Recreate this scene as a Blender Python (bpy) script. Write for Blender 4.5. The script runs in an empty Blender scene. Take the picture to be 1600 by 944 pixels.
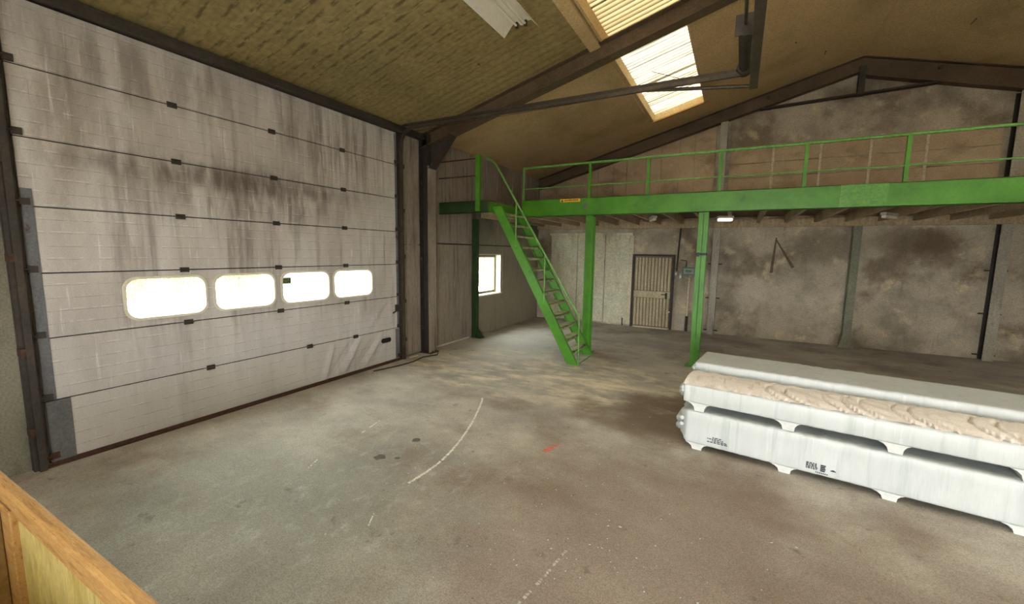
import bpy, bmesh, math, random
from mathutils import Vector, Matrix
random.seed(7)
scn = bpy.context.scene
COL = scn.collection
PI = math.pi

# ------------------------------------------------------------------ camera
F_PX, YAW, PIT, ROL = 654.064, -0.49178, 0.11902, 0.01520     # image taken as 1600 x 944
CAM = Vector((5.633, 0.0, 2.10))
fw = Vector((math.sin(YAW)*math.cos(PIT), math.cos(YAW)*math.cos(PIT), -math.sin(PIT)))
rt = Vector((math.cos(YAW), -math.sin(YAW), 0)); up = rt.cross(fw)
r2 = rt*math.cos(ROL) + up*math.sin(ROL); u2 = -rt*math.sin(ROL) + up*math.cos(ROL)
cd = bpy.data.cameras.new('camera'); cam = bpy.data.objects.new('camera', cd); COL.objects.link(cam)
cd.sensor_fit = 'HORIZONTAL'; cd.sensor_width = 36; cd.lens = F_PX/1600*36; cd.clip_start = .02; cd.clip_end = 300
cam.matrix_world = Matrix(((r2.x, u2.x, -fw.x, CAM.x), (r2.y, u2.y, -fw.y, CAM.y), (r2.z, u2.z, -fw.z, CAM.z), (0, 0, 0, 1)))
scn.camera = cam

# ------------------------------------------------------------------ sky and exposure
SKY = 23.0
w = bpy.data.worlds.new('overcast_sky'); scn.world = w; w.use_nodes = True
bg = w.node_tree.nodes['Background']; bg.inputs[0].default_value = (.955, .985, 1.0, 1); bg.inputs[1].default_value = SKY
vs = scn.view_settings
vs.view_transform = 'Standard'; vs.look = 'None'; vs.gamma = 1; vs.use_curve_mapping = False
vs.exposure = 0.15

# room constants (metres)
YB, YF, XR = 12.34, -4.5, 15.5         # back wall, front wall, right wall
RX, Z0, SL = 7.75, 4.35, .272          # ridge x, eave height, roof slope
def roof(x): return Z0 + SL*(x if x <= RX else 2*RX - x)
SKX0, SKX1, SKY0, SKY1 = 3.57, 4.70, -3.8, 11.06     # skylight band
ADDED_GATE = (4.8, 9.0, 2.75)               # gateway added in the unseen front wall to let daylight in

def portal(name, loc, rot, sx, sy):
    l = bpy.data.lights.new(name, 'AREA'); l.shape = 'RECTANGLE'; l.size = sx; l.size_y = sy; l.energy = 1
    l.cycles.is_portal = True
    o = bpy.data.objects.new(name, l); COL.objects.link(o); o.location = loc; o.rotation_euler = rot
portal('sky_portal_added_gate', ((ADDED_GATE[0]+ADDED_GATE[1])/2, YF-.1, ADDED_GATE[2]/2), (PI/2, 0, 0), ADDED_GATE[1]-ADDED_GATE[0], ADDED_GATE[2])
portal('sky_portal_skylight', (4.13, 9.2, 5.75), (0, -math.atan(SL), 0), 1.2, 3.8)

# ------------------------------------------------------------------ materials
def srgb(r, g, b):
    f = lambda c: ((c/255+.055)/1.055)**2.4 if c > 10 else c/255/12.92
    return (f(r), f(g), f(b), 1)
def mat(name, cols, scale=2.0, stretch=(1, 1, 1), rough=.8, layers=(), bump=.15, bscale=30, bstretch=(1, 1, 1),
        metal=0, wave=None, fine=.12, bdist=.01, gain=1.0):
    m = bpy.data.materials.new(name); m.use_nodes = True
    nt = m.node_tree; N = nt.nodes; L = nt.links
    bs = N['Principled BSDF']; bs.inputs['Roughness'].default_value = rough; bs.inputs['Metallic'].default_value = metal
    geo = N.new('ShaderNodeNewGeometry')
    def noise(scale, st, detail=6, off=0):
        mp = N.new('ShaderNodeMapping'); mp.inputs['Scale'].default_value = st; mp.inputs['Location'].default_value = (off, off*.7, off*1.3)
        L.new(geo.outputs['Position'], mp.inputs[0])
        n = N.new('ShaderNodeTexNoise'); n.inputs['Scale'].default_value = scale; n.inputs['Detail'].default_value = detail
        n.inputs['Roughness'].default_value = .6
        L.new(mp.outputs[0], n.inputs['Vector']); return n.outputs[0]
    def mrange(s, lo, hi, a=0., b=1.):
        r = N.new('ShaderNodeMapRange'); r.interpolation_type = 'SMOOTHSTEP'
        for i, v in enumerate((lo, hi, a, b)): r.inputs[i+1].default_value = v
        L.new(s, r.inputs[0]); return r.outputs[0]
    def math_(op, a, b):
        n = N.new('ShaderNodeMath'); n.operation = op
        for i, v in enumerate((a, b)):
            if isinstance(v, (int, float)): n.inputs[i].default_value = v
            else: L.new(v, n.inputs[i])
        return n.outputs[0]
    def mix(fac, a, b, mode='MIX'):
        n = N.new('ShaderNodeMix'); n.data_type = 'RGBA'; n.blend_type = mode; n.clamp_result = False
        if isinstance(fac, (int, float)): n.inputs[0].default_value = fac
        else: L.new(fac, n.inputs[0])
        for i, v in ((6, a), (7, b)):
            if isinstance(v, tuple): n.inputs[i].default_value = v
            else: L.new(v, n.inputs[i])
        return n.outputs[2]
    cr = N.new('ShaderNodeValToRGB'); el = cr.color_ramp.elements
    k = len(cols)
    for i, c in enumerate(cols):
        p = .3 + .4*i/max(1, k-1)
        if i < 2: e = el[i]; e.position = p
        else: e = el.new(p)
        e.color = c
    if k == 1: el[1].color = cols[0]
    L.new(noise(scale, stretch), cr.inputs[0]); c = cr.outputs[0]
    for i, ly in enumerate(layers):
        fac = None
        if 'noise' in ly:
            sc, st, lo, hi = ly['noise']; fac = mrange(noise(sc, st, 7, 3.7*(i+1)), lo, hi)
        if 'line' in ly:
            ax_, per_, lo_ = ly['line']
            sp_ = N.new('ShaderNodeSeparateXYZ'); L.new(geo.outputs['Position'], sp_.inputs[0])
            sn_ = math_('COSINE', math_('MULTIPLY', math_('SUBTRACT', sp_.outputs[ax_], ly.get('off', 0.)), 2*PI/per_), 0.)
            f3 = mrange(sn_, lo_, 1.)
            fac = f3 if fac is None else math_('MULTIPLY', fac, f3)
        if 'blob' in ly:
            ctr, rad, a, b = ly['blob']
            mp = N.new('ShaderNodeMapping'); mp.inputs['Scale'].default_value = tuple(1/q for q in rad)
            mp.inputs['Location'].default_value = tuple(-p/q for p, q in zip(ctr, rad))
            L.new(geo.outputs['Position'], mp.inputs[0])
            ln = N.new('ShaderNodeVectorMath'); ln.operation = 'LENGTH'; L.new(mp.outputs[0], ln.inputs[0])
            d = math_('ADD', ln.outputs['Value'], math_('MULTIPLY', math_('SUBTRACT', noise(ly.get('ns', 1.5), ly.get('nst', (1, 1, 1)), 6, 9.1*(i+1)), .5), ly.get('wob', 1.2)))
            f2 = mrange(d, a, b, 1., 0.)
            fac = f2 if fac is None else math_('MULTIPLY', fac, f2)
        fac = math_('MULTIPLY', fac, ly.get('amt', 1.))
        c = mix(fac, c, ly['col'])
    fn = noise(bscale, bstretch, 4, 1.1)
    c = mix(1.0, c, mix(mrange(fn, .3, .7), ((1-fine*2)*gain,)*3+(1,), ((1+fine)*gain,)*3+(1,)), 'MULTIPLY')
    L.new(c, bs.inputs['Base Color'])
    h = fn
    if wave:
        ax, per, amp = wave
        sx = N.new('ShaderNodeSeparateXYZ'); L.new(geo.outputs['Position'], sx.inputs[0])
        s = math_('SINE', math_('MULTIPLY', sx.outputs[ax], 2*PI/per), 0.)
        h = math_('ADD', math_('MULTIPLY', fn, 1.), math_('MULTIPLY', mrange(s, -1., 1.), amp))
    if bump:
        bp = N.new('ShaderNodeBump'); bp.inputs['Strength'].default_value = bump; bp.inputs['Distance'].default_value = bdist
        L.new(h, bp.inputs['Height']); L.new(bp.outputs[0], bs.inputs['Normal'])
    return m

S = srgb
DIRT = S(52, 42, 32)
MT = {}
MT['floor'] = mat('floor_concrete', [S(112, 106, 98), S(132, 126, 116), S(150, 145, 134)], .9, (1, 1.3, 1), .75, [
    dict(col=S(86, 70, 50), noise=(1.1, (1, 1, 1), .48, .72), amt=.6),
    dict(col=S(78, 60, 38), blob=((4.9, 5.6, 0), (1.3, 1.1, 1), .3, 1.0), amt=.75, wob=1.5),
    dict(col=S(92, 76, 64), blob=((5.4, 2.8, 0), (2.6, 2.4, 1), .3, 1.2), amt=.65, wob=1.6),
    dict(col=S(102, 106, 98), blob=((2.4, 1.6, 0), (1.8, 2.0, 1), .3, 1.2), amt=.6, wob=1.4),
    dict(col=S(168, 166, 158), blob=((1.3, 8.6, 0), (1.6, 3.0, 1), .3, 1.1), amt=.6, wob=1.2),  # paler patch by the window, its daylight put into the colour
    dict(col=S(184, 172, 148), noise=(2.3, (1, 2.0, 1), .4, .7), blob=((2.6, 6.6, 0), (3.0, 1.6, 1), .5, 1.1), amt=.75),  # tan patches, brightened in colour for the light near the stair
    dict(col=S(158, 160, 158), noise=(6.0, (1.4, .9, 1), .5, .85), blob=((2.6, 2.4, 0), (1.6, 2.0, 1), .4, 1.2), amt=.5),
    dict(col=S(60, 54, 46), noise=(5.5, (1, 1, 1), .62, .74), amt=.55),
    dict(col=S(196, 190, 176), noise=(38, (1, 1, 1), .71, .76), amt=.5),
    dict(col=S(58, 50, 40), noise=(24, (1, 1, 1), .66, .74), amt=.6)], .25, 110, fine=.16, gain=1.85)
MT['door'] = mat('door_paint', [S(150, 144, 140), S(172, 167, 163), S(186, 183, 181)], 1.1, (1, 1.5, .5), .55, [
    dict(col=S(96, 84, 76), noise=(1.5, (1, 3.2, .3), .5, .72), amt=.62),
    dict(col=S(80, 70, 64), blob=((0, 3.4, 2.75), (1, 1.5, .5), .2, 1.2), noise=(2.2, (1, 2.4, .5), .36, .6), amt=.75, nst=(1, 2, .6)),
    dict(col=S(90, 78, 66), blob=((0, 4.9, 3.6), (1, 1.2, .8), .2, 1.2), noise=(2.6, (1, 4, .3), .42, .62), amt=.6),
    dict(col=S(104, 92, 78), blob=((0, 1.6, 3.0), (1, .9, .9), .2, 1.2), noise=(1.8, (1, 2, .6), .4, .65), amt=.5),
    dict(col=S(205, 205, 206), noise=(4.5, (1, 5, .35), .6, .7), amt=.55),
    dict(col=S(70, 58, 50), noise=(6, (1, 9, .3), .64, .76), amt=.6),
    dict(col=S(190, 190, 194), blob=((0, 3.5, .35), (1, 3.5, .8), .4, 1.3), amt=.55),
    dict(col=S(92, 84, 76), line=(2, .1216, .985), off=.02, noise=(7, (1, 1.5, 6), .4, .56), amt=.55),
    dict(col=S(226, 226, 226), line=(2, .1216, .985), off=.035, noise=(5, (1, 2, 5), .5, .6), amt=.45),
    dict(col=S(78, 68, 60), blob=((0, 3.2, 2.93), (1, 1.9, .16), .3, 1.3), noise=(2.0, (1, 2.6, .5), .36, .6), amt=.75, ns=3),
    dict(col=S(84, 74, 64), blob=((0, 2.2, 3.9), (1, 1.3, .4), .3, 1.3), noise=(1.6, (1, 2.6, .6), .4, .64), amt=.5)], .06, 90, fine=.06, gain=1.36)
MT['door_edge'] = mat('door_galvanised', [S(92, 94, 98), S(124, 126, 130)], 4, (1, 1, .4), .5, [
    dict(col=S(74, 42, 28), noise=(5, (1, 1, 1), .6, .7), amt=.9)], .15, 50)
MT['rust'] = mat('rusty_steel', [S(54, 36, 28), S(84, 56, 42), S(60, 46, 38)], 9, rough=.85)
MT['steel'] = mat('dark_steel', [S(50, 44, 40), S(68, 60, 54)], 4, rough=.65, layers=[dict(col=S(92, 72, 56), noise=(6, (1, 1, 1), .6, .7), amt=.5)], bump=.1)
MT['rafter'] = mat('brown_rafter_paint', [S(86, 70, 52), S(108, 90, 68)], 3, rough=.7, layers=[dict(col=S(60, 48, 36), noise=(2.5, (1, 1, 1), .55, .7), amt=.6)], bump=.1)
MT['track'] = mat('track_steel', [S(66, 58, 50), S(92, 82, 70)], 5, rough=.5, metal=.3, bump=.1)
MT['wall'] = mat('wall_render', [S(112, 104, 92), S(136, 127, 112), S(150, 141, 124)], 1.4, (1, 1, 1), .9, [
    dict(col=S(78, 66, 50), noise=(.8, (1, 1, 1), .48, .66), amt=.75),
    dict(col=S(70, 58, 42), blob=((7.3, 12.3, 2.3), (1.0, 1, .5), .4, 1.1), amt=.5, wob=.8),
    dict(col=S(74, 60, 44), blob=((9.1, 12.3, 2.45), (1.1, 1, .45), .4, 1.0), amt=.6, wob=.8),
    dict(col=S(178, 164, 134), noise=(2.2, (1, 1, 1), .55, .7), amt=.5),
    dict(col=S(64, 56, 46), noise=(3, (3, 3, .3), .6, .75), amt=.4)], .3, 60, gain=2.0)
MT['wall_left'] = mat('greenish_wall_render', [S(98, 96, 82), S(124, 120, 104)], 1.4, (1, 1, .7), .9, [
    dict(col=S(66, 64, 52), noise=(1.6, (1, 1, .6), .48, .66), amt=.7),
    dict(col=S(150, 142, 124), blob=((0, 10.4, 1.0), (2, 2.4, 2.2), .6, 1.1), amt=.8, wob=.5),
    dict(col=S(84, 74, 62), noise=(2.4, (4, 4, .4), .54, .72), amt=.5)], .3, 60, gain=1.25)
MT['wallpanel'] = mat('wall_panel_board', [S(120, 110, 100), S(142, 132, 120)], 1.2, (1, 2, .5), .85, [
    dict(col=S(76, 64, 54), noise=(2.2, (6, 6, .25), .5, .7), amt=.7),
    dict(col=S(66, 56, 46), noise=(.9, (1, 1, .6), .5, .7), amt=.5),
    dict(col=S(180, 170, 156), noise=(3.2, (7, 7, .3), .62, .72), amt=.5)], .3, 24, (5, 5, .4), gain=1.3)
MT['block'] = mat('concrete_block', [S(148, 128, 104), S(166, 148, 122)], 1.6, (1, 1, 1), .9, [
    dict(col=S(104, 86, 66), noise=(1.1, (1, 1, 2), .5, .7), amt=.6),
    dict(col=S(190, 172, 144), noise=(3.5, (1, 1, 1), .6, .7), amt=.4)], .3, 60, gain=1.55)
MT['mortar'] = mat('pale_joint_filler', [S(190, 178, 154), S(212, 202, 180)], 6, rough=.9, bump=.4, gain=1.15)
MT['palewall'] = mat('pale_wall_board', [S(176, 172, 148), S(200, 197, 174)], 1.2, (1, 1, .5), .85, [
    dict(col=S(122, 110, 86), noise=(1.6, (1.6, 1, .6), .5, .7), amt=.55),
    dict(col=S(96, 84, 64), noise=(5, (6, 6, .4), .62, .72), amt=.5)], .25, 30, gain=1.3)
MT['ceil'] = mat('ceiling_lining', [S(134, 114, 80), S(148, 128, 94), S(142, 122, 86)], .7, (1, 1, 1), .8, [
    dict(col=S(100, 92, 56), noise=(.6, (1, 1, 1), .48, .7), amt=.5),
    dict(col=S(88, 72, 42), noise=(9, (.35, 1, 1), .6, .72), blob=((1.6, 3.2, 5), (2.4, 2.4, 3), .4, 1.1), amt=.7),
    dict(col=S(60, 44, 26), noise=(30, (1, 1, 1), .74, .78), amt=.8)], .2, 40, gain=2.3)
MT['ceil_rib'] = mat('ribbed_ceiling_lining', [S(126, 110, 70), S(142, 126, 84)], .7, (1, 1, 1), .8, [
    dict(col=S(100, 94, 58), noise=(.6, (1, 1, 1), .48, .7), amt=.5),
    dict(col=S(70, 58, 34), line=(1, .17, .1), noise=(9, (.7, 2.0, 1), .42, .6), blob=((1.5, 3.4, 5), (2.0, 2.4, 3), .5, 1.2), amt=.8),
    dict(col=S(60, 44, 26), noise=(30, (1, 1, 1), .74, .78), amt=.8)], .35, 14, wave=(1, .17, 1.3), bdist=.012, gain=1.35)
G = [S(60, 120, 24), S(74, 138, 30), S(82, 148, 38)]
MT['green'] = mat('green_paint', G, 2.2, (1, 1, 1), .42, [
    dict(col=S(48, 96, 28), noise=(5, (1, 1, 1), .62, .74), amt=.6),
    dict(col=S(58, 50, 34), noise=(13, (1, 1, 2), .7, .76), amt=.7)], .06, 40, fine=.05)
MT['green_old'] = mat('worn_green_paint', [S(92, 150, 62), S(120, 170, 92)], 5, rough=.5, layers=[
    dict(col=S(72, 80, 46), noise=(9, (1, 1, 1), .6, .7), amt=.6)], bump=.08)
MT['green_splice'] = mat('faded_green_paint', [S(78, 142, 44), S(96, 156, 66)], 3, rough=.45, layers=[dict(col=S(60, 110, 36), noise=(4, (1, 1, 3), .55, .7), amt=.6)], bump=.06)
MT['green_dark'] = mat('dark_green_paint', [S(34, 56, 26), S(44, 70, 32)], 4, rough=.5, bump=.06)
MT['tread'] = mat('worn_tread_steel', [S(150, 158, 112), S(190, 190, 150)], 6, rough=.6, layers=[
    dict(col=S(86, 140, 50), noise=(5, (1, 1, 1), .5, .62), amt=.8)], bump=.15)
MT['greygreen'] = mat('grey_green_paint', [S(104, 106, 88), S(126, 124, 104)], 4, rough=.7, bump=.1, gain=1.3)
MT['palecol'] = mat('pale_column_paint', [S(160, 154, 140), S(188, 182, 166)], 3, (1, 1, .5), .75, [
    dict(col=S(88, 78, 64), noise=(4, (2, 2, .6), .56, .72), amt=.6)], .2)
MT['deck'] = mat('deck_boards', [S(92, 76, 56), S(122, 102, 76)], 3, (6, .5, 1), .85, bump=.2)
MT['joist'] = mat('timber_joist', [S(140, 122, 96), S(170, 152, 122)], 3, (6, .5, 1), .8, bump=.2, gain=1.25)
MT['film'] = mat('white_wrap_film', [S(206, 211, 209), S(218, 222, 220)], 2.2, (3, 3, .4), .38, [
    dict(col=S(184, 192, 188), noise=(2.6, (5, 5, .25), .52, .68), amt=.6),
    dict(col=S(228, 231, 229), noise=(4, (8, 8, .3), .62, .68), amt=.7)], .12, 30, (6, 6, .4), fine=.02, gain=.86)
MT['foam'] = mat('foam_skid', [S(204, 206, 202), S(216, 218, 214)], 8, rough=.9, bump=.15, fine=.04)
MT['cover'] = mat('dusty_cover_sheet', [S(232, 220, 212), S(242, 234, 226), S(236, 224, 214)], 5, (1, 2, 1), .7, [
    dict(col=S(190, 166, 148), noise=(5, (3, 1, 1), .52, .72), blob=((5.9, 4.9, .7), (.9, .9, 1), .5, 1.2), amt=.6),
    dict(col=S(186, 164, 146), noise=(16, (3, 1, 1), .62, .74), amt=.4)], .15, 70, fine=.05)
MT['ink'] = mat('black_print', [S(42, 42, 46), S(60, 60, 64)], 20, rough=.7, bump=0)
MT['wood'] = mat('crate_timber', [S(168, 122, 66), S(188, 146, 88), S(154, 108, 56)], 3.0, (1.2, 14, 9), .6, [
    dict(col=S(124, 80, 38), noise=(4, (1.5, 20, 12), .56, .7), amt=.6)], .2, 20, (2, 30, 20))
MT['ply'] = mat('crate_plywood', [S(190, 170, 96), S(206, 188, 118), S(176, 152, 80)], 2.2, (3, 3, 1.2), .7, [
    dict(col=S(150, 122, 58), noise=(3, (7, 7, 1.2), .54, .68), amt=.55)], .1, 30, (8, 8, 1))
MT['board'] = mat('crate_inner_board', [S(134, 104, 54), S(158, 126, 70)], 3, (8, 8, 1), .75, bump=.2)
MT['white'] = mat('white_enamel', [S(226, 220, 204), S(236, 231, 216)], 4, rough=.45, bump=.03, fine=.03)
MT['frame'] = mat('pale_window_frame', [S(214, 208, 186), S(228, 222, 202)], 5, rough=.6, bump=.08, fine=.04)
MT['darkframe'] = mat('dark_window_frame', [S(92, 88, 70), S(112, 106, 86)], 5, rough=.6, bump=.05)
MT['pdoor'] = mat('slatted_door_paint', [S(150, 140, 114), S(172, 162, 134)], 3, (2, 2, .4), .75, [
    dict(col=S(110, 98, 76), noise=(3, (8, 8, .5), .54, .7), amt=.5)], .2, gain=1.35)
MT['black'] = mat('black_plastic', [S(22, 21, 20), S(34, 32, 30)], 8, rough=.5, bump=.03)
MT['teal'] = mat('teal_box_plastic', [S(70, 112, 98), S(88, 130, 114)], 8, rough=.5, bump=.02)
MT['grey'] = mat('grey_plastic', [S(150, 148, 138), S(168, 166, 156)], 8, rough=.55, bump=.02)
MT['yellow'] = mat('yellow_sticker', [S(236, 180, 30), S(240, 190, 44)], 8, rough=.5, bump=0, fine=.03)
MT['red'] = mat('red_spray_paint', [S(222, 104, 90), S(204, 110, 96)], 12, rough=.8, bump=.1)
MT['chalk'] = mat('chalk_scratch', [S(196, 192, 182), S(222, 218, 210)], 22, rough=.9, bump=.3, gain=1.2)
MT['chalk_faint'] = mat('faint_scratch', [S(160, 152, 140), S(184, 178, 166)], 22, rough=.9, bump=.3, gain=1.1)
MT['dull_brown'] = mat('dull_brown_coat', [S(88, 76, 60), S(108, 94, 76)], 6, rough=.95, bump=.3, gain=1.25)
MT['stain'] = mat('oil_stain', [S(88, 80, 72), S(108, 100, 90)], 14, rough=.8, bump=.1)
MT['outside'] = mat('outdoor_paving', [S(176, 172, 162), S(196, 192, 182)], 1.5, rough=.9)
MT['leaf'] = mat('green_leaves', [S(72, 96, 48), S(110, 116, 60), S(96, 90, 58)], 1.5, rough=.7, bump=0)
MT['leafy'] = mat('yellow_leaves', [S(120, 122, 52), S(136, 128, 62), S(112, 96, 56)], 1.5, rough=.7, bump=0)
MT['leafo'] = mat('orange_leaves', [S(124, 84, 56), S(116, 100, 60), S(92, 98, 58)], 1.5, rough=.7, bump=0)
MT['bark'] = mat('bark', [S(70, 54, 40), S(96, 78, 60)], 6, (1, 1, .3), .9)
MT['orangewood'] = mat('skylight_batten', [S(176, 128, 60), S(200, 152, 84)], 4, rough=.7)

def simple(name, build):
    m = bpy.data.materials.new(name); m.use_nodes = True; nt = m.node_tree; nt.nodes.clear()
    out = nt.nodes.new('ShaderNodeOutputMaterial'); nt.links.new(build(nt), out.inputs[0]); return m
def sheet(trans, tint, dirt, tr, stripe_min, gw):
    def f(nt):
        N, L = nt.nodes, nt.links
        geo = N.new('ShaderNodeNewGeometry'); mp = N.new('ShaderNodeMapping'); mp.inputs['Scale'].default_value = (.5, 6, 1)
        L.new(geo.outputs['Position'], mp.inputs[0])
        no = N.new('ShaderNodeTexNoise'); no.inputs['Scale'].default_value = 1.5; no.inputs['Detail'].default_value = 6; L.new(mp.outputs[0], no.inputs['Vector'])
        cr = N.new('ShaderNodeValToRGB'); cr.color_ramp.elements[0].position = .35; cr.color_ramp.elements[1].position = .65
        cr.color_ramp.elements[0].color = dirt; cr.color_ramp.elements[1].color = tint; L.new(no.outputs[0], cr.inputs[0])
        sx_ = N.new('ShaderNodeSeparateXYZ'); L.new(geo.outputs['Position'], sx_.inputs[0])
        m_ = N.new('ShaderNodeMath'); m_.operation = 'MULTIPLY'; m_.inputs[1].default_value = 2*PI/.112; L.new(sx_.outputs[1], m_.inputs[0])
        s_ = N.new('ShaderNodeMath'); s_.operation = 'SINE'; L.new(m_.outputs[0], s_.inputs[0])
        r_ = N.new('ShaderNodeMapRange'); r_.inputs[1].default_value = -1; r_.inputs[2].default_value = gw; r_.inputs[3].default_value = stripe_min; r_.inputs[4].default_value = 1; L.new(s_.outputs[0], r_.inputs[0])  # darker stripe along the low line of each corrugation
        mu = N.new('ShaderNodeMix'); mu.data_type = 'RGBA'; mu.blend_type = 'MULTIPLY'; mu.inputs[0].default_value = 1; L.new(cr.outputs[0], mu.inputs[6]); L.new(r_.outputs[0], mu.inputs[7])
        a = N.new('ShaderNodeBsdfTranslucent'); L.new(mu.outputs[2], a.inputs[0])
        b = N.new('ShaderNodeBsdfTransparent'); b.inputs[0].default_value = tr
        d = N.new('ShaderNodeBsdfDiffuse'); d.inputs[0].default_value = (.5, .42, .28, 1)
        m1 = N.new('ShaderNodeMixShader'); m1.inputs[0].default_value = .5; L.new(a.outputs[0], m1.inputs[1]); L.new(d.outputs[0], m1.inputs[2])
        m2 = N.new('ShaderNodeMixShader'); m2.inputs[0].default_value = trans; L.new(m1.outputs[0], m2.inputs[1]); L.new(b.outputs[0], m2.inputs[2])
        return m2.outputs[0]
    return f
MT['sheet_clear'] = simple('unseen_clear_sheet', sheet(.12, (.85, .82, .72, 1), (.5, .46, .36, 1), (1, .97, .9, 1), .3, -.6))  # for sheets out of view, made clearer to let in more daylight
MT['sheet_mid'] = simple('streaked_corrugated_sheet', sheet(.01, (.30, .27, .19, 1), (.09, .075, .04, 1), (1, .97, .88, 1), .2, -.35))
MT['sheet_dirty'] = simple('weathered_corrugated_sheet', sheet(.0, (.15, .105, .048, 1), (.10, .068, .03, 1), (1, .9, .7, 1), .14, .2))
def glass(tint, g):
    def f(nt):
        N, L = nt.nodes, nt.links
        b = N.new('ShaderNodeBsdfTransparent'); b.inputs[0].default_value = tint
        c = N.new('ShaderNodeBsdfGlossy'); c.inputs['Roughness'].default_value = .08
        d = N.new('ShaderNodeBsdfTranslucent'); d.inputs[0].default_value = (.9, .9, .85, 1)
        m = N.new('ShaderNodeMixShader'); m.inputs[0].default_value = g; L.new(b.outputs[0], m.inputs[1]); L.new(d.outputs[0], m.inputs[2])
        m2 = N.new('ShaderNodeMixShader'); m2.inputs[0].default_value = .04; L.new(m.outputs[0], m2.inputs[1]); L.new(c.outputs[0], m2.inputs[2])
        return m2.outputs[0]
    return f
MT['pane'] = simple('hazy_acrylic_pane', glass((.9, .92, .88, 1), .03))
MT['glass'] = simple('window_glass', glass((.92, .93, .9, 1), .03))
def emit(col, st):
    def f(nt):
        e = nt.nodes.new('ShaderNodeEmission'); e.inputs[0].default_value = col; e.inputs[1].default_value = st; return e.outputs[0]
    return f
MT['lit'] = simple('lit_lamp_cover', emit((1, .82, .55, 1), 2.2))

# ------------------------------------------------------------------ builders
ORG = {}
class B:
    """collects geometry in world coordinates; obj() links it as one mesh object"""
    def __init__(s): s.v = []; s.f = []; s.sm = []
    def add(s, vs, fs, smooth=False):
        o = len(s.v); s.v += [tuple(q) for q in vs]; s.f += [tuple(i+o for i in q) for q in fs]; s.sm += [smooth]*len(fs); return s
    def box(s, x0, x1, y0, y1, z0, z1):
        vs = [(x, y, z) for z in (z0, z1) for y in (y0, y1) for x in (x0, x1)]
        return s.add(vs, [(0, 2, 3, 1), (4, 5, 7, 6), (0, 1, 5, 4), (2, 6, 7, 3), (0, 4, 6, 2), (1, 3, 7, 5)])
    def hexa(s, a, b):      # two quads (4 points each), joined
        return s.add(list(a)+list(b), [(3, 2, 1, 0), (4, 5, 6, 7)] + [(i, (i+1) % 4, 4+(i+1) % 4, 4+i) for i in range(4)])
    def prism(s, pts, ax, a, b):   # polygon pts given in the two other axes, extruded along axis ax from a to b
        def P(p, t):
            q = list(p); q.insert(ax, t); return q
        n = len(pts)
        return s.add([P(p, a) for p in pts]+[P(p, b) for p in pts],
                     [tuple(range(n))[::-1], tuple(range(n, 2*n))]+[(i, (i+1) % n, n+(i+1) % n, n+i) for i in range(n)])
    def tube(s, path, r, n=8, sm=True, rot=0.0, cap=True):
        path = [Vector(p) for p in path]; vs = []; fs = []
        rs = r if isinstance(r, (list, tuple)) else [r]*len(path)
        ref = None
        for i, p in enumerate(path):
            d = (path[min(i+1, len(path)-1)] - path[max(i-1, 0)]).normalized()
            if ref is None:
                ref = Vector((0, 0, 1)) if abs(d.z) < .9 else Vector((0, 1, 0))
            a = d.cross(ref)
            if a.length < 1e-4: a = d.cross(Vector((1, 0, 0)))
            a.normalize(); b = a.cross(d).normalized(); ref = b
            for k in range(n):
                t = 2*PI*k/n + rot; vs.append(p + (a*math.cos(t) + b*math.sin(t))*rs[i])
        m = len(path)
        for i in range(m-1):
            for k in range(n):
                fs.append((i*n+k, i*n+(k+1) % n, (i+1)*n+(k+1) % n, (i+1)*n+k))
        s.add(vs, fs, sm)
        if cap: s.add(vs[:n], [tuple(range(n))[::-1]]); s.add(vs[-n:], [tuple(range(n))])
        return s
    def bar(s, p, q, r, **k): return s.tube([p, q], r, **k)
    def obj(s, name, m, parent=None, bevel=0, base=None):
        if parent is not None: org = ORG[parent.name]
        else:
            if base is None:
                xs, ys, zs = zip(*s.v); base = ((min(xs)+max(xs))/2, (min(ys)+max(ys))/2, min(zs))
            org = Vector(base)
        me = bpy.data.meshes.new(name); me.from_pydata([Vector(q)-org for q in s.v], [], s.f)
        bm = bmesh.new(); bm.from_mesh(me)
        sm = s.sm
        bm.faces.ensure_lookup_table()
        for i, f in enumerate(bm.faces): f.smooth = sm[i]
        bmesh.ops.recalc_face_normals(bm, faces=bm.faces[:]); bm.to_mesh(me); bm.free()
        me.materials.append(MT[m]); o = bpy.data.objects.new(name, me); COL.objects.link(o)
        if parent is not None: o.parent = parent
        else: o.location = org
        ORG[o.name] = org
        if bevel:
            md = o.modifiers.new('bevel', 'BEVEL'); md.width = bevel; md.segments = 2; md.limit_method = 'ANGLE'
        return o
def tag(o, label, cat, group=None, kind=None):
    o['label'] = label; o['category'] = cat
    if group: o['group'] = group
    if kind: o['kind'] = kind
    return o
def struct(o, label=None, cat=None):
    o['kind'] = 'structure'
    if label: o['label'] = label; o['category'] = cat
    return o
def thing(name, loc, label, cat, group=None, kind=None):
    o = bpy.data.objects.new(name, None); COL.objects.link(o); o.location = loc; o.empty_display_size = .1
    ORG[o.name] = Vector(loc); return tag(o, label, cat, group, kind)
def share(src, name, parent, off):     # a copy of a piece that shares its mesh, moved by off
    o = src.copy(); o.name = name; COL.objects.link(o); o.parent = parent; o.location = Vector(src.location)+Vector(off)
    ORG[o.name] = ORG[src.name]+Vector(off); return o
def rrect(y0, y1, z0, z1, r, n=6):
    pts = []
    for cy, cz, a in ((y1-r, z1-r, 0), (y0+r, z1-r, PI/2), (y0+r, z0+r, PI), (y1-r, z0+r, 3*PI/2)):
        for k in range(n+1):
            t = a+PI/2*k/n; pts.append((cy+r*math.cos(t), cz+r*math.sin(t)))
    return pts
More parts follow.
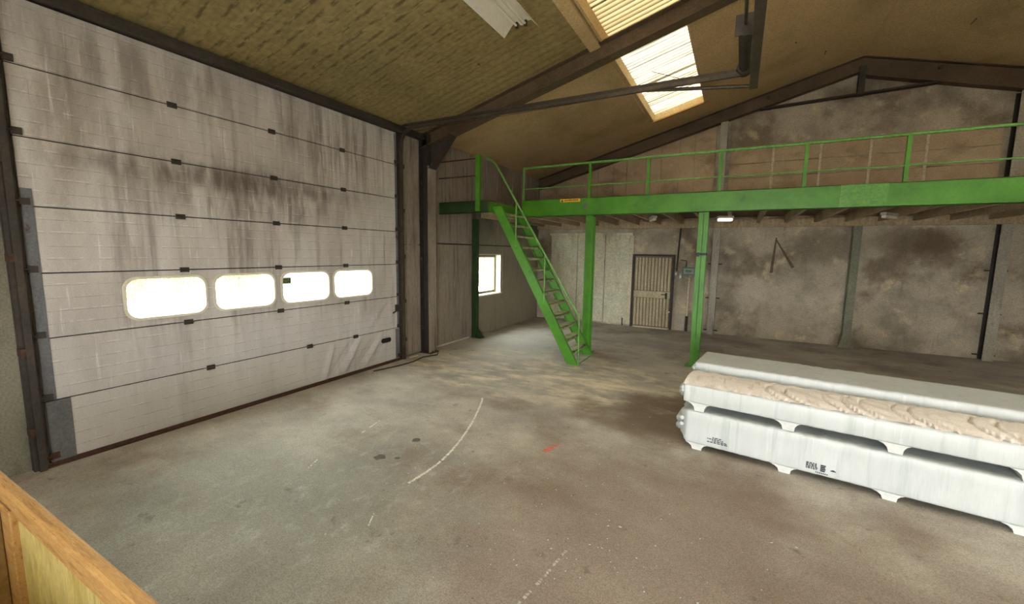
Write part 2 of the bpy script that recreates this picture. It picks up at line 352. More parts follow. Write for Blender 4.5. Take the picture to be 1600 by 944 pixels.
def holed(b, outer, holes, x0, x1):     # plate in the yz plane with holes, thickness x0..x1
    bm = bmesh.new(); loops = []
    for lp in [outer]+holes:
        vs = [bm.verts.new((0, p[0], p[1])) for p in lp]; loops.append(vs)
        for i in range(len(vs)): bm.edges.new((vs[i], vs[(i+1) % len(vs)]))
    bmesh.ops.triangle_fill(bm, use_beauty=True, edges=bm.edges[:]); bm.verts.index_update()
    base = [tuple(v.co) for v in bm.verts]; fs = [tuple(v.index for v in f.verts) for f in bm.faces]; n = len(base)
    vs = [(x0, p[1], p[2]) for p in base]+[(x1, p[1], p[2]) for p in base]
    al = fs+[tuple(i+n for i in f[::-1]) for f in fs]
    for lp in loops:
        ids = [v.index for v in lp]
        for i in range(len(ids)): a, c = ids[i], ids[(i+1) % len(ids)]; al.append((a, c, c+n, a+n))
    bm.free(); b.add(vs, al)
    return b
def ring(b, outer, inner, x0, x1):
    n = len(outer)
    vs = [(x, p[0], p[1]) for x in (x0, x1) for lp in (outer, inner) for p in lp]
    fs = []
    for i in range(n):
        j = (i+1) % n
        fs += [(i, j, n+j, n+i), (2*n+j, 2*n+i, 3*n+i, 3*n+j), (j, i, 2*n+i, 2*n+j), (n+i, n+j, 3*n+j, 3*n+i)]
    return b.add(vs, fs)

# ================================================================== STRUCTURE
XW = -.05                                # inner face of the left wall
struct(B().box(-.35, XR+.3, YF-.3, YB+.3, -.25, 0).obj('floor', 'floor'), 'stained bare concrete floor of the hall', 'floor')
fl = bpy.data.objects['floor']
# left wall around gate and window opening
DY0, DY1, DZ = 1.34, 5.88, 4.16
WY0, WY1, WZ0, WZ1 = 8.62, 9.90, 1.0, 2.02
b = B()
holed(b, [(YF, 0), (YB, 0), (YB, Z0+.05), (YF, Z0+.05)], [[(DY0, .0005), (DY1, .0005), (DY1, DZ), (DY0, DZ)], [(WY0, WZ0), (WY1, WZ0), (WY1, WZ1), (WY0, WZ1)]], XW-.25, XW)
wl = struct(b.obj('wall_left', 'wall_left'), 'grimy wall holding the sectional gate and small window', 'wall')
# back wall
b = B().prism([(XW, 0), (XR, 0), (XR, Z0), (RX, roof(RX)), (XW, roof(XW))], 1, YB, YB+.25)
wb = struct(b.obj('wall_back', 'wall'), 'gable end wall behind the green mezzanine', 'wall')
b = B().box(XR, XR+.25, YF, YB, 0, Z0)
struct(b.obj('wall_right', 'wall'), 'side wall opposite the sectional gate', 'wall')
b = B()
b.prism([(XW, 0), (ADDED_GATE[0], 0), (ADDED_GATE[0], ADDED_GATE[2]), (ADDED_GATE[1], ADDED_GATE[2]), (ADDED_GATE[1], 0), (XR, 0), (XR, Z0), (RX, roof(RX)), (XW, roof(XW))], 1, YF-.25, YF)
struct(b.obj('wall_front', 'wall'), 'gable wall with a gateway added to let daylight in behind the viewer', 'wall')

# ceiling: two slopes, left one pierced by the skylight band
def slope_box(b, x0, x1, y0, y1, t0=0, t1=.2):
    lo = [(x0, y0, roof(x0)+t0), (x1, y0, roof(x1)+t0), (x1, y1, roof(x1)+t0), (x0, y1, roof(x0)+t0)]
    hi = [(p[0], p[1], p[2]+t1-t0) for p in lo]
    return b.hexa(lo, hi)
b = B()
slope_box(b, -.3, SKX0, 6.72, YB+.25)
slope_box(b, SKX1, RX, YF-.25, YB+.25)
slope_box(b, SKX0, SKX1, SKY1, YB+.25)
slope_box(b, RX, 10.8, YF-.25, YB+.25); slope_box(b, 11.95, XR+.3, YF-.25, YB+.25)
slope_box(b, 10.8, 11.95, SKY1, YB+.25)
slope_box(b, 10.8, 11.95, YF-.25, SKY0)
ce = struct(b.obj('ceiling', 'ceil'), 'sloping ochre brown lined ceiling', 'ceiling')
b = B(); slope_box(b, -.3, SKX0, YF-.25, 6.72); slope_box(b, SKX0, SKX1, YF-.25, SKY0)
b.obj('ribbed_lining', 'ceil_rib', ce)
b = B(); b.hexa([(RX-.03, YF, roof(RX)-.012), (RX+.03, YF, roof(RX)-.012), (RX+.03, YB, roof(RX)-.012), (RX-.03, YB, roof(RX)-.012)],
                [(RX-.03, YF, roof(RX)+.01), (RX+.03, YF, roof(RX)+.01), (RX+.03, YB, roof(RX)+.01), (RX-.03, YB, roof(RX)+.01)])
b.obj('ridge_strip', 'ceil', ce)
for (x, y, n) in ((6.9, 10.9, .16), (8.9, 10.4, .2), (9.4, 9.6, .22), (6.3, 9.8, .05), (8.2, 9.4, .05), (9.2, 8.6, .06), (5.3, 9.9, .05), (5.6, 8.3, .04), (7.1, 8.2, .04), (2.0, 5.6, .04)):
    B().tube([(x, y, roof(x)-.004), (x, y, roof(x)-.012)], .014, 7).tube([(x, y, roof(x)-.006), (x, y+n, roof(x)-.006)], .006, 5).obj('fixing_screw', 'rust', ce)

# ------------------------------------------------------------------ skylight band
def skylight(name, x0, x1, label, ysp):
    t = thing(name, ((x0+x1)/2, (SKY0+SKY1)/2, roof(x0)), label, 'skylight', kind='structure')
    H = .17
    for xa, xb in ((x0-.02, x0+.015), (x1-.015, x1+.02)):
        b = B(); b.hexa([(xa, SKY0, roof(xa)-.01), (xb, SKY0, roof(xb)-.01), (xb, SKY1, roof(xb)-.01), (xa, SKY1, roof(xa)-.01)],
                        [(xa, SKY0, roof(xa)+H), (xb, SKY0, roof(xb)+H), (xb, SKY1, roof(xb)+H), (xa, SKY1, roof(xa)+H)])
        b.obj('curb', 'ceil', t)
    for ya, yb in ((SKY0-.02, SKY0+.015), (SKY1-.015, SKY1+.02)):
        b = B(); slope_box(b, x0, x1, ya, yb, -.01, H); b.obj('curb', 'ceil', t)
    s = 1 if x0 < RX else -1
    xe = x0 if s > 0 else x1
    b = B(); slope_box(b, *sorted((xe-s*.21, xe-s*.05)), SKY0, SKY1, -.035, .01); b.obj('purlin_batten', 'ceil', t)
    b = B(); slope_box(b, x0-.03, x1+.08, SKY1-.03, SKY1+.02, -.025, .005); b.obj('end_batten', 'orangewood', t)
    per, amp = .112, .022
    for i, (ya, yb, mk) in enumerate(ysp):
        n = int((yb-ya)/per*8); vs = []; fs = []
        for k in range(n+1):
            y = ya+(yb-ya)*k/n; h = amp*math.sin(2*PI*y/per)
            for x in (x0-.02, x1+.02): vs.append((x, y, roof(x)+H+h + (.006 if i % 2 else 0)))
        for k in range(n): fs.append((2*k, 2*k+1, 2*k+3, 2*k+2))
        B().add(vs, fs, True).obj('corrugated_sheet', mk, t)
    return t
YS = lambda first: [(-3.9+1.1*i, -3.9+1.1*(i+1)+.06, 'sheet_clear' if i < first else 'sheet_dirty') for i in range(10)] + [(7.1, 7.36, 'sheet_dirty'), (7.3, 8.3, 'sheet_mid'), (8.25, 9.25, 'sheet_mid'), (9.2, 10.2, 'sheet_mid'), (10.15, 11.1, 'sheet_mid')]
sk = skylight('window_1', SKX0, SKX1, 'corrugated translucent skylight band in the ceiling slope above the stairs', YS(6))
skylight('added_skylight', 10.8, 11.95, 'unseen corrugated skylight band added for daylight on the far roof slope', YS(10))  # added out of view to bring in more daylight
# wire and straps across the bright sheet
B().tube([(3.95, 8.6, roof(3.95)+.1), (4.45, 9.7, roof(4.45)+.1)], .006, 5).obj('wire', 'rust', sk)

# ------------------------------------------------------------------ window in the left wall
t = thing('window_3', (XW, (WY0+WY1)/2, WZ0), 'small square window low in the wall beneath the mezzanine', 'window', kind='structure')
def fr(b, y0, y1, z0, z1, wd, x0, x1):
    return ring(b, [(y0, z0), (y1, z0), (y1, z1), (y0, z1)], [(y0+wd, z0+wd), (y1-wd, z0+wd), (y1-wd, z1-wd), (y0+wd, z1-wd)], x0, x1)
ring(B(), [(WY0-.02, WZ0-.02), (WY1+.02, WZ0-.02), (WY1+.02, WZ1+.02), (WY0-.02, WZ1+.02)], [(WY0+.01, WZ0+.01), (WY1-.01, WZ0+.01), (WY1-.01, WZ1-.01), (WY0+.01, WZ1-.01)], XW-.24, XW+.015).obj('reveal', 'frame', t)
fr(B(), WY0+.01, WY1-.01, WZ0+.01, WZ1-.01, .06, XW-.2, XW-.14).obj('sash', 'darkframe', t)
B().box(XW-.175, XW-.168, WY0+.06, WY1-.06, WZ0+.06, WZ1-.06).obj('pane', 'glass', t)
B().box(XW-.14, XW+.05, WY0-.03, WY1+.03, WZ0-.03, WZ0+.005).obj('sill', 'frame', t, .004)

# ------------------------------------------------------------------ left wall cladding pieces
for (y0, y1, z0, z1) in ((6.09, 6.59, .03, 2.2), (6.09, 6.59, 2.225, 4.33), (6.87, 8.46, .04, 2.24), (6.87, 7.62, 2.27, 4.33), (7.64, 8.46, 2.27, 4.33)):
    B().box(XW, XW+.035, y0, y1, z0, z1).obj('wall_panel', 'wallpanel', wl, .006)
for y0, dy in ((6.2, .05), (6.33, .05), (6.46, .04), (7.0, .03), (7.12, .02)):
    B().box(XW+.034, XW+.045, y0, y0+dy, .05, 4.3).obj('wall_batten', 'wallpanel', wl)
y = 8.48; k = 0
while y < 12.2:
    wd = (.26, .33, .22, .3)[k % 4]; d = .03+.02*random.random()
    B().box(XW, XW+d, y, min(y+wd, 12.3), 3.12, 4.345).obj('plank', 'wallpanel', wl, .006); y += wd+.012; k += 1
B().box(XW, XW+.03, 6.87, 12.3, 2.243, 2.268).obj('joint_strip', 'steel', wl)
B().box(XW, XW+.02, WY1+.12, WY1+.16, .8, 2.2).obj('cable_duct', 'wallpanel', wl)
# sill of paler mortar along the floor
B().box(XW, XW+.02, 6.9, 8.4, 0, .035).obj('base_mortar', 'mortar', wl)

# ------------------------------------------------------------------ back wall pieces
# pale boarded part left of the small door
for x0, x1 in ((.42, 1.28), (1.3, 2.14), (2.16, 2.86)):
    B().box(x0, x1, YB-.03, YB, .05, 2.62).obj('pale_board', 'palewall', wb, .004)
B().box(.36, 2.94, YB-.045, YB, 2.62, 2.70).obj('board_trim', 'palewall', wb, .004)
B().box(.34, .42, YB-.045, YB, .0, 2.66).obj('board_trim', 'wall', wb)
b = B(); n = 40
for i in range(n):            # ragged foam filler strip beside the small door
    z = .05+2.55*i/n; q = .02*random.random()
    b.box(2.87-q, 2.965+.02*random.random(), YB-.035-.02*random.random(), YB, z, z+2.55/n+.004)
b.obj('filler_strip', 'mortar', wb)
B().box(2.72, 2.75, YB-.05, YB, 0, .22).obj('stub_pipe', 'steel', wb)
# concrete blocks and pale vertical joints above the deck
for x0 in (5.27, 6.23, 7.19, 8.1, 9.04, 10.43, 11.4, 12.35, 13.3, 14.3):
    x1 = {5.27: 6.19, 6.23: 7.14, 7.19: 8.05, 8.1: 8.99, 9.04: 10.14, 10.43: 11.35, 11.4: 12.3, 12.35: 13.25, 13.3: 14.25, 14.3: 15.4}[x0]
    for k in range(5):
        z0 = 3.0+k*.345; d = .022+.012*random.random()
        B().box(x0, x1, YB-d, YB, z0+.012, min(z0+.338, roof(x1)-.1)).obj('block', 'block', wb, .005)
    if x1 not in (10.14, 15.4):
        B().box(x1-.008, x1+.048, YB-.036, YB, 3.0, 4.72).obj('joint', 'mortar', wb, .006)
# upright ribbed boards left of the first column
x = .1; k = 0
while x < 4.85:
    wd = (.44, .36, .5, .4)[k % 4]; x1 = min(x+wd, 4.93)
    B().prism([(x, 2.98), (x1, 2.98), (x1, roof(x1)-.02), (x, roof(x)-.02)], 1, YB-.02-.018*random.random(), YB).obj('board', 'block', wb, .005); x += wd+.014; k += 1
# dark brown diagonal streaks, thin strips on the wall
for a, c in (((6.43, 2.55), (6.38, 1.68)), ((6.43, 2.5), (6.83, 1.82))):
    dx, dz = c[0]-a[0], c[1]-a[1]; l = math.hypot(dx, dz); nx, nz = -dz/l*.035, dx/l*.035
    B().prism([(a[0]+nx*.4, a[1]+nz*.4), (a[0]-nx*.4, a[1]-nz*.4), (c[0]-nx, c[1]-nz), (c[0]+nx, c[1]+nz)], 1, YB-.003, YB).obj('dark_streak', 'dull_brown', wb)

# ------------------------------------------------------------------ steel frames
def ibeam_x(b, pa, pb, wd, h, tf=.016, tw=.012):
    """I-beam along x-z between pa and pb (top line), flange width along y centred on y"""
    (xa, y, za), (xb, _, zb) = pa, pb
    for (t0, t1, hw) in ((0, -tf, wd/2), (-tf, -h+tf, tw/2), (-h+tf, -h, wd/2)):
        b.hexa([(xa, y-hw, za+t1), (xb, y-hw, zb+t1), (xb, y+hw, zb+t1), (xa, y+hw, za+t1)],
               [(xa, y-hw, za+t0), (xb, y-hw, zb+t0), (xb, y+hw, zb+t0), (xa, y+hw, za+t0)])
    return b
def icol(b, x0, x1, y, wd, z0, z1, tf=.016, tw=.012):
    """column: web along x, flanges across y"""
    b.box(x0, x0+tf, y-wd/2, y+wd/2, z0, z1); b.box(x1-tf, x1, y-wd/2, y+wd/2, z0, z1); b.box(x0+tf, x1-tf, y-tw/2, y+tw/2, z0, z1); return b
YP = 6.73
t = thing('portal_frame', (RX, YP, 0), 'dark steel portal frame with knee brace beside the sectional gate', 'steel frame')
icol(B(), XW, .175, YP, .24, 0, roof(.1)-.02).obj('column', 'steel', t)
B().box(.175, .19, YP-.12, YP+.12, .02, 3.75).obj('flange', 'wallpanel', t)
icol(B(), XR-.24, XR, YP, .24, 0, roof(XR-.1)-.02).obj('column', 'steel', t)
ibeam_x(B(), (XW+.01, YP, roof(.0)-.004), (RX, YP, roof(RX)-.004), .22, .27).obj('rafter', 'rafter', t)
ibeam_x(B(), (RX, YP, roof(RX)-.004), (XR, YP, roof(XR)-.004), .22, .27).obj('rafter', 'steel', t)
b = B(); b.prism([(.17, 3.72), (.19, 3.72), (.66, 4.26), (.64, roof(.64)-.2), (.17, 4.2)], 1, YP-.006, YP+.006)
b.prism([(.19, 3.70), (.215, 3.70), (.72, 4.29), (.69, 4.31)], 1, YP-.11, YP+.11); b.obj('knee_brace', 'steel', t)
B().box(XW, .24, YP-.14, YP+.14, 0, .02).obj('base_plate', 'rust', t)
for y in (YP-.05, YP+.05): B().tube([(.215, y, .02), (.215, y, .05)], .014, 6).obj('bolt', 'rust', t)
for z in (.5, 1.15, 1.9, 2.7, 3.4): B().box(.02, .06, YP-.16, YP-.12, z, z+.07).obj('cleat', 'steel', t)

YG = 12.2
t = thing('gable_frame', (RX, YG, roof(0)), 'dark rafter pair with collar tie along the back gable', 'steel frame')
ibeam_x(B(), (.02, YG, roof(.02)-.004), (RX, YG, roof(RX)-.004), .2, .31).obj('rafter', 'rafter', t)
ibeam_x(B(), (RX, YG, roof(RX)-.004), (XR, YG, roof(XR)-.004), .2, .40).obj('rafter', 'rafter', t)
B().hexa([(5.85, YG-.1, 5.60), (9.0, YG-.1, 5.69), (9.0, YG+.06, 5.69), (5.85, YG+.06, 5.60)], [(5.85, YG-.1, 5.635), (9.0, YG-.1, 5.725), (9.0, YG+.06, 5.725), (5.85, YG+.06, 5.635)]).obj('collar_tie', 'steel', t)
B().box(RX-.06, RX+.06, YG-.07, YG+.05, 5.64, roof(RX)-.2).obj('apex_strut', 'steel', t)
for x in (6.0, 9.0): B().tube([(x, YG-.125, roof(x)-.14), (x, YG-.1, roof(x)-.14)], .04, 10).obj('bolt', 'steel', t)

def gcol(x, label, z1):
    t = thing('wall_column', (x, 12.25, 0), label, 'column', 'steel columns against the gable wall')
    B().box(x-.085, x+.085, 12.13, 12.146, 0, z1).obj('flange', 'palecol', t)
    B().box(x-.085, x+.085, 12.325, 12.34, 0, z1).obj('flange', 'steel', t)
    B().box(x-.008, x+.008, 12.146, 12.325, 0, z1).obj('web', 'steel', t)
    for z in (.08, .95, 1.85, 3.55, 4.75):
        if z < z1-.3:
            B().box(x-.17, x-.085, 12.31, 12.34, z, z+.03).obj('wall_tie', 'steel', t); B().box(x+.085, x+.17, 12.31, 12.34, z, z+.03).obj('wall_tie', 'steel', t)
    return t
gcol(5.1, 'pale steel wall column right of the slatted door', roof(5.1)-.315)
gcol(10.32, 'pale steel wall column nearest the right picture edge', roof(10.32)-.41)

# eave beam above the gate
b = B().box(XW, .10, .95, 6.6, 4.235, 4.335); t1 = b.obj('trim_1', 'steel'); struct(t1, 'dark steel header above the sectional gate', 'trim')
B().box(.06, .13, .95, 6.6, 4.225, 4.275).obj('angle', 'steel', t1)

# ================================================================== SECTIONAL GATE
door = thing('door_1', (0, 3.6, 0), 'large grey sectional overhead gate with four rounded windows', 'gate', kind='structure')
Zs = [0.035, .633, 1.229, 1.839, 2.443, 3.047, 3.655, 4.225]
WINS = [(1.927, 2.684), (2.784, 3.537), (3.651, 4.418), (4.515, 5.297)]
PY0, PY1 = 1.27, 5.95
def dent(y, z):
    d = 0
    if z < 1.3 and y > 3.6:
        e = math.exp(-((z-.30)/.30)**4)
        for (yc, tilt, wd, am) in ((4.32, .35, .035, .045), (4.52, .9, .05, -.035), (4.72, .7, .045, .04), (4.98, 1.1, .05, -.03), (5.18, .9, .04, .034), (5.38, .5, .05, -.02)):
            d += am*math.exp(-((y-yc-tilt*(z-.2))/wd)**2)*e
        d += .02*math.exp(-((y-5.35-.9*(z-.9))/.045)**2)*math.exp(-((z-.95)/.26)**2)
        d -= .016*math.exp(-((y-5.5-.9*(z-.9))/.05)**2)*math.exp(-((z-.95)/.26)**2)
    return d
hy = [2.48, 3.61, 4.75]
panels = []
for i in range(7):
    z0, z1 = Zs[i]+.006, Zs[i+1]-.006
    b = B()
    if i == 2:
        holed(b, [(PY0, z0), (PY1, z0), (PY1, z1), (PY0, z1)], [rrect(a, c, 1.325, 1.757, .115) for a, c in WINS], -.045, 0)
    else:
        ny, nz = (120, 14) if i < 2 else (24, 4)
        vs = []; fs = []
        for k in range(nz+1):
            z = z0+(z1-z0)*k/nz
            for j in range(ny+1):
                y = PY0+(PY1-PY0)*j/ny
                e = .006 if k in (0, nz) else 0
                vs.append((dent(y, z)*min(1, 4*k/nz*(1-k/nz)*2+.3)-e, y, z))
        for k in range(nz):
            for j in range(ny):
                a = k*(ny+1)+j; fs.append((a, a+1, a+ny+2, a+ny+1))
        b.add(vs, fs, True); b.box(-.045, -.012, PY0, PY1, z0, z1)
    p = b.obj('door_panel', 'door', door); panels.append(p)
    B().box(-.04, -.02, PY0, PY1, z1-.002, z1+.014).obj('joint_seal', 'black', p) if i < 6 else None
    if i < 6:
        ss = hy if i else [2.68, 4.04, 4.91]
        for y in ss:
            z = Zs[i+1]
            hb = B().box(-.004, .012, y-.045, y+.045, z-.028, z+.028); hb.tube([(.012, y-.04, z), (.012, y+.04, z)], .011, 6)
            hb.obj('hinge', 'steel', p)
    for y in (PY0+.02, PY1-.02):     # roller brackets
        z = Zs[i]+.04 if i else .1
        hb = B().box(-.004, .018, y-.035, y+.035, z-.03, z+.03); hb.tube([(.03, y-.03, z), (.03, y+(-.09 if y < 3 else .09), z)], .012, 6); hb.obj('roller_bracket', 'rust' if i == 0 else 'steel', p)
p = panels[2]
for k, (a, c) in enumerate(WINS):
    f = ring(B(), rrect(a-.022, c+.022, 1.303, 1.779, .13), rrect(a+.008, c-.008, 1.333, 1.749, .11), -.05, .012).obj('window_frame', 'frame', p, .004)
    B().prism(rrect(a, c, 1.325, 1.757, .115), 0, -.028, -.022).obj('pane', 'pane', p)
bl = B().box(-.02, -.016, 3.672, 3.80, 1.60, 1.69).obj('sticker', 'leaf', p)
b = B()
for k in range(2):
    for j in range(5):
        if random.random() < .8: b.box(-.0158, -.015, 3.68+.022*j, 3.697+.022*j, 1.625+.03*k, 1.64+.03*k)
b.obj('sticker_print', 'ink', p)
# stiles, corner plates, handle, seal
B().box(-.002, .006, PY0, PY0+.075, .64, 2.6).obj('side_stile', 'door_edge', door)
B().box(-.002, .01, PY0, PY0+.17, .03, .63).obj('corner_plate', 'door_edge', door, .002)
B().box(-.002, .010, PY1-.10, PY1, .05, .62).obj('corner_plate', 'door_edge', door, .002)
B().box(-.002, .006, PY1-.05, PY1, .64, 4.2).obj('side_stile', 'door_edge', door)
h = ring(B(), rrect(5.49, 5.72, .40, .485, .035), rrect(5.51, 5.70, .415, .47, .025), 0, .014).obj('handle', 'black', door)
B().prism(rrect(5.505, 5.705, .41, .475, .028), 0, 0, .004).obj('recess', 'black', h)
B().box(-.05, .012, PY0-.03, PY1+.02, .0, .04).obj('bottom_seal', 'rust', door)
B().box(.012, .04, PY0-.05, PY1+.04, .0, .014).obj('threshold_strip', 'rust', door)
B().box(-.01, .03, 5.85, 6.0, .95, 1.08).obj('latch', 'steel', door)
B().tube([(.02, 5.78, .93), (.02, 5.95, 1.0)], .015, 6).obj('latch_lever', 'steel', door)
# tracks
def arc(cx, cz, r, a0, a1, y, n=10): return [(cx+r*math.cos(a0+(a1-a0)*k/n), y, cz+r*math.sin(a0+(a1-a0)*k/n)) for k in range(n+1)]
XE = 5.52
for y, s in ((6.03, 1), (1.2, -1)):
    r = .3
    pa = [(.045, y, 0.0)]+arc(.045+r, 3.99, r, PI, PI/2, y)+[(XE, y, 4.285)]
    B().tube(pa, .034, 4, False, PI/4).obj('track', 'steel' if s < 0 else 'track', door)
    pb = [(.045, y+s*.02, 3.95)]+arc(.045+.1, 4.255, .1, PI, PI/2, y+s*.02)+[(XE, y+s*.02, 4.335)]
    B().tube(pb, .026, 4, False, PI/4).obj('track', 'steel', door)
    B().box(-.048, .02, min(y-s*.05, y+s*.05), max(y-s*.05, y+s*.05), 0, 4.23).obj('track_angle', 'steel', door)
    for z in (.35, 1.1, 1.95, 2.8, 3.6): B().box(-.04, .07, y+s*.04-.015, y+s*.04+.015, z, z+.07).obj('track_bracket', 'rust', door)
# rear spring shaft
sh = B().tube([(XE+.02, 1.1, 4.33), (XE+.02, 6.1, 4.33)], .016, 8).obj('spring_shaft', 'track', door)
for ya, yb in ((5.0, 5.92), (1.35, 2.3)):
    n = 90; path = [(XE+.02, ya+(yb-ya)*k/n, 4.33) for k in range(n+1)]
    B().tube(path, [.056+.006*(k % 2) for k in range(n+1)], 12).obj('torsion_spring', 'steel', sh)
for y in (5.98, 1.28):
    B().tube([(XE+.02, y-.04, 4.33), (XE+.02, y-.03, 4.33), (XE+.02, y+.03, 4.33), (XE+.02, y+.045, 4.33), (XE+.02, y+.05, 4.33)], [.07, .085, .07, .09, .05], 14).obj('cable_drum', 'steel', sh)
for y in (4.88, 3.2, 2.4):
    B().box(XE-.07, XE+.11, y-.006, y+.006, 4.23, 4.42).box(XE+.0, XE+.12, y-.006, y+.09, 4.22, 4.235).obj('bearing_plate', 'steel', sh)
B().box(XE+.085, XE+.175, 1.05, 6.16, 4.13, 4.22).obj('mounting_tube', 'track', door, .006)
B().bar((XE+.12, 6.12, 4.155), (4.3, 6.08, 4.30), .022, n=6).obj('brace', 'track', door)
B().tube([(XE+.0, 5.98, 4.25), (3.2, 6.0, 4.24), (.3, 5.97, 4.2)], .005, 5).obj('lift_cable', 'steel', door)

# ================================================================== MEZZANINE
YM, ZT, ZB = 8.395, 3.225, 2.868
XM0, XM1 = 1.355, 15.4
mz = thing('mezzanine', (8, 10.3, 0), 'green steel mezzanine with railing along the back of the hall', 'mezzanine')
b = B().box(XM0, XM1, YM, YM+.012, ZB, ZT); b.box(XM0, XM1, YM, YM+.10, ZT-.014, ZT); b.box(XM0, XM1, YM, YM+.10, ZB, ZB+.014)
fb = b.obj('front_beam', 'green', mz, .003)
B().box(6.97, 7.56, YM-.008, YM, ZB+.01, ZT-.005).obj('splice_plate', 'green_splice', fb, .002)
sp = B().box(2.25, 2.69, YM-.002, YM, 3.15, 3.215).obj('warning_sticker', 'yellow', fb)
b = B().prism([(2.265, 3.158), (2.325, 3.158), (2.295, 3.207)], 1, YM-.003, YM-.0015)
for k in range(11):
    x = 2.345+k*.028; hgt = random.choice((.02, .03, .034))
    b.box(x, x+.018, YM-.003, YM-.0015, 3.17, 3.17+hgt)
b.obj('sticker_print', 'ink', sp)
heart = [(2.80, 3.12), (2.84, 3.105), (2.875, 3.12), (2.895, 3.09), (2.87, 3.05), (2.84, 3.015), (2.80, 3.045), (2.775, 3.09)]
B().prism([(x-.03, z-.01) for x, z in heart], 1, YM-.002, YM).obj('grey_sticker', 'door_edge', fb)
# deck boards and joists
y = YM+.1
while y < YB-.06:
    B().box(.0 if y > 8.5 else XM0, XM1, y, min(y+.34, YB-.03), 3.07, 3.105).obj('deck_board', 'deck', mz); y += .345
j0 = B().box(-.03, .03, YM+.1, 12.1, 2.89, 3.07).obj('joist', 'joist', mz)
xs = [.25+.575*k for k in range(26)]
j0.location = Vector(j0.location)+Vector((xs[0], 0, 0)); ORG[j0.name] = ORG[j0.name]+Vector((xs[0], 0, 0))
for x in xs[1:]: share(j0, 'joist', mz, (x-xs[0], 0, 0))
B().box(.05, XM1, 12.02, 12.12, 2.80, 3.0).obj('ledger', 'joist', mz)
def mcol(x, y, wd=.165):
    b = B(); h = wd/2
    b.box(x-h, x+h, y-h, y-h+.014, .015, ZB); b.box(x-h, x+h, y+h-.014, y+h, .015, ZB); b.box(x-.007, x+.007, y-h, y+h, .015, ZB)
    b.box(x-h, x+h, y-h+.012, y+h-.012, ZB-.02, ZB)
    c = b.obj('column', 'green', mz, .003)
    B().box(x-.15, x+.13, y-.14, y+.14, 0, .018).obj('base_plate', 'green', c)
    return c
c = mcol(5.03, 8.50); mcol(2.90, 8.50); mcol(9.75, 8.5); mcol(14, 8.5)
b = B(); ring(b, [(8.41, 2.09), (8.59, 2.09), (8.59, 2.135), (8.41, 2.135)], [(8.415, 2.095), (8.585, 2.095), (8.585, 2.13), (8.415, 2.13)], 4.94, 5.12)
b.box(4.95, 5.0, 8.395, 8.42, 2.07, 2.14); b.obj('strap', 'black', c)
# wall post left with flared foot, rear posts
b = B().box(XW+.037, .10, 8.47, 8.60, 0, 2.86); b.prism([(.10, 0), (.30, 0), (.10, .26)], 1, 8.53, 8.545); b.box(XW+.037, .26, 8.44, 8.63, 0, .012)
b.obj('column', 'green_dark', mz)
b = B()
b.prism([(7.80, 0), (8.13, 0), (8.09, .06), (8.05, .17), (8.037, .32), (8.035, 2.80), (7.885, 2.80), (7.883, .32), (7.87, .17), (7.83, .06)], 1, 12.06, 12.075)
b.box(7.953, 7.967, 12.075, 12.25, 0, 2.80); b.box(7.885, 8.035, 12.24, 12.255, 0, 2.80); b.obj('column', 'greygreen', mz)
# railing
ZH, ZMd = 3.915, 3.47
B().tube([(1.37, YM+.03, ZH), (XM1, YM+.03, ZH)], .024, 8).obj('handrail', 'green_old', mz)
B().tube([(1.37, YM+.03, ZMd), (XM1, YM+.03, ZMd)], .014, 6).obj('mid_rail', 'green_old', mz)
b = B().box(-.026, .026, YM+.005, YM+.055, ZT, ZH); rp = b.obj('rail_post', 'green', mz)
px = [2.875, 4.02, 5.25, 6.49, 7.74, 9.0, 10.25, 11.5, 12.75, 14.0, 15.2]
rp.location = Vector(rp.location)+Vector((px[0], 0, 0)); ORG[rp.name] = ORG[rp.name]+Vector((px[0], 0, 0))
for x in px[1:]: share(rp, 'rail_post', mz, (x-px[0], 0, 0))
B().box(1.36, 1.395, YM+.005, YM+.05, ZT, ZH).obj('rail_post', 'green_old', mz)
# landing in front of the deck
YL = 7.2
b = B().box(.0, 1.2, YL, YL+.012, 2.87, 3.105); b.box(0, 1.2, YL, YL+.07, 2.87, 2.885); b.box(0, 1.2, YL, YL+.07, 3.09, 3.105); b.obj('landing_beam', 'green_dark', mz, .002)
B().box(1.18, 1.2, YL+.07, YM+.1, 2.87, 3.09).obj('landing_beam', 'green', mz, .002)
for k in range(4): B().box(.0, 1.18, YL+.075+k*.31, YL+.075+k*.31+.3, 3.09, 3.12).obj('landing_board', 'deck', mz)
B().box(.92, 1.02, YL-.03, YL+.05, 2.9, 4.0).obj('landing_post', 'green', mz, .004)
for z in (3.93, 3.6): B().tube([(.0, YL+.01, z), (.94, YL+.01, z)], .013, 6).obj('landing_rail', 'rust', mz)

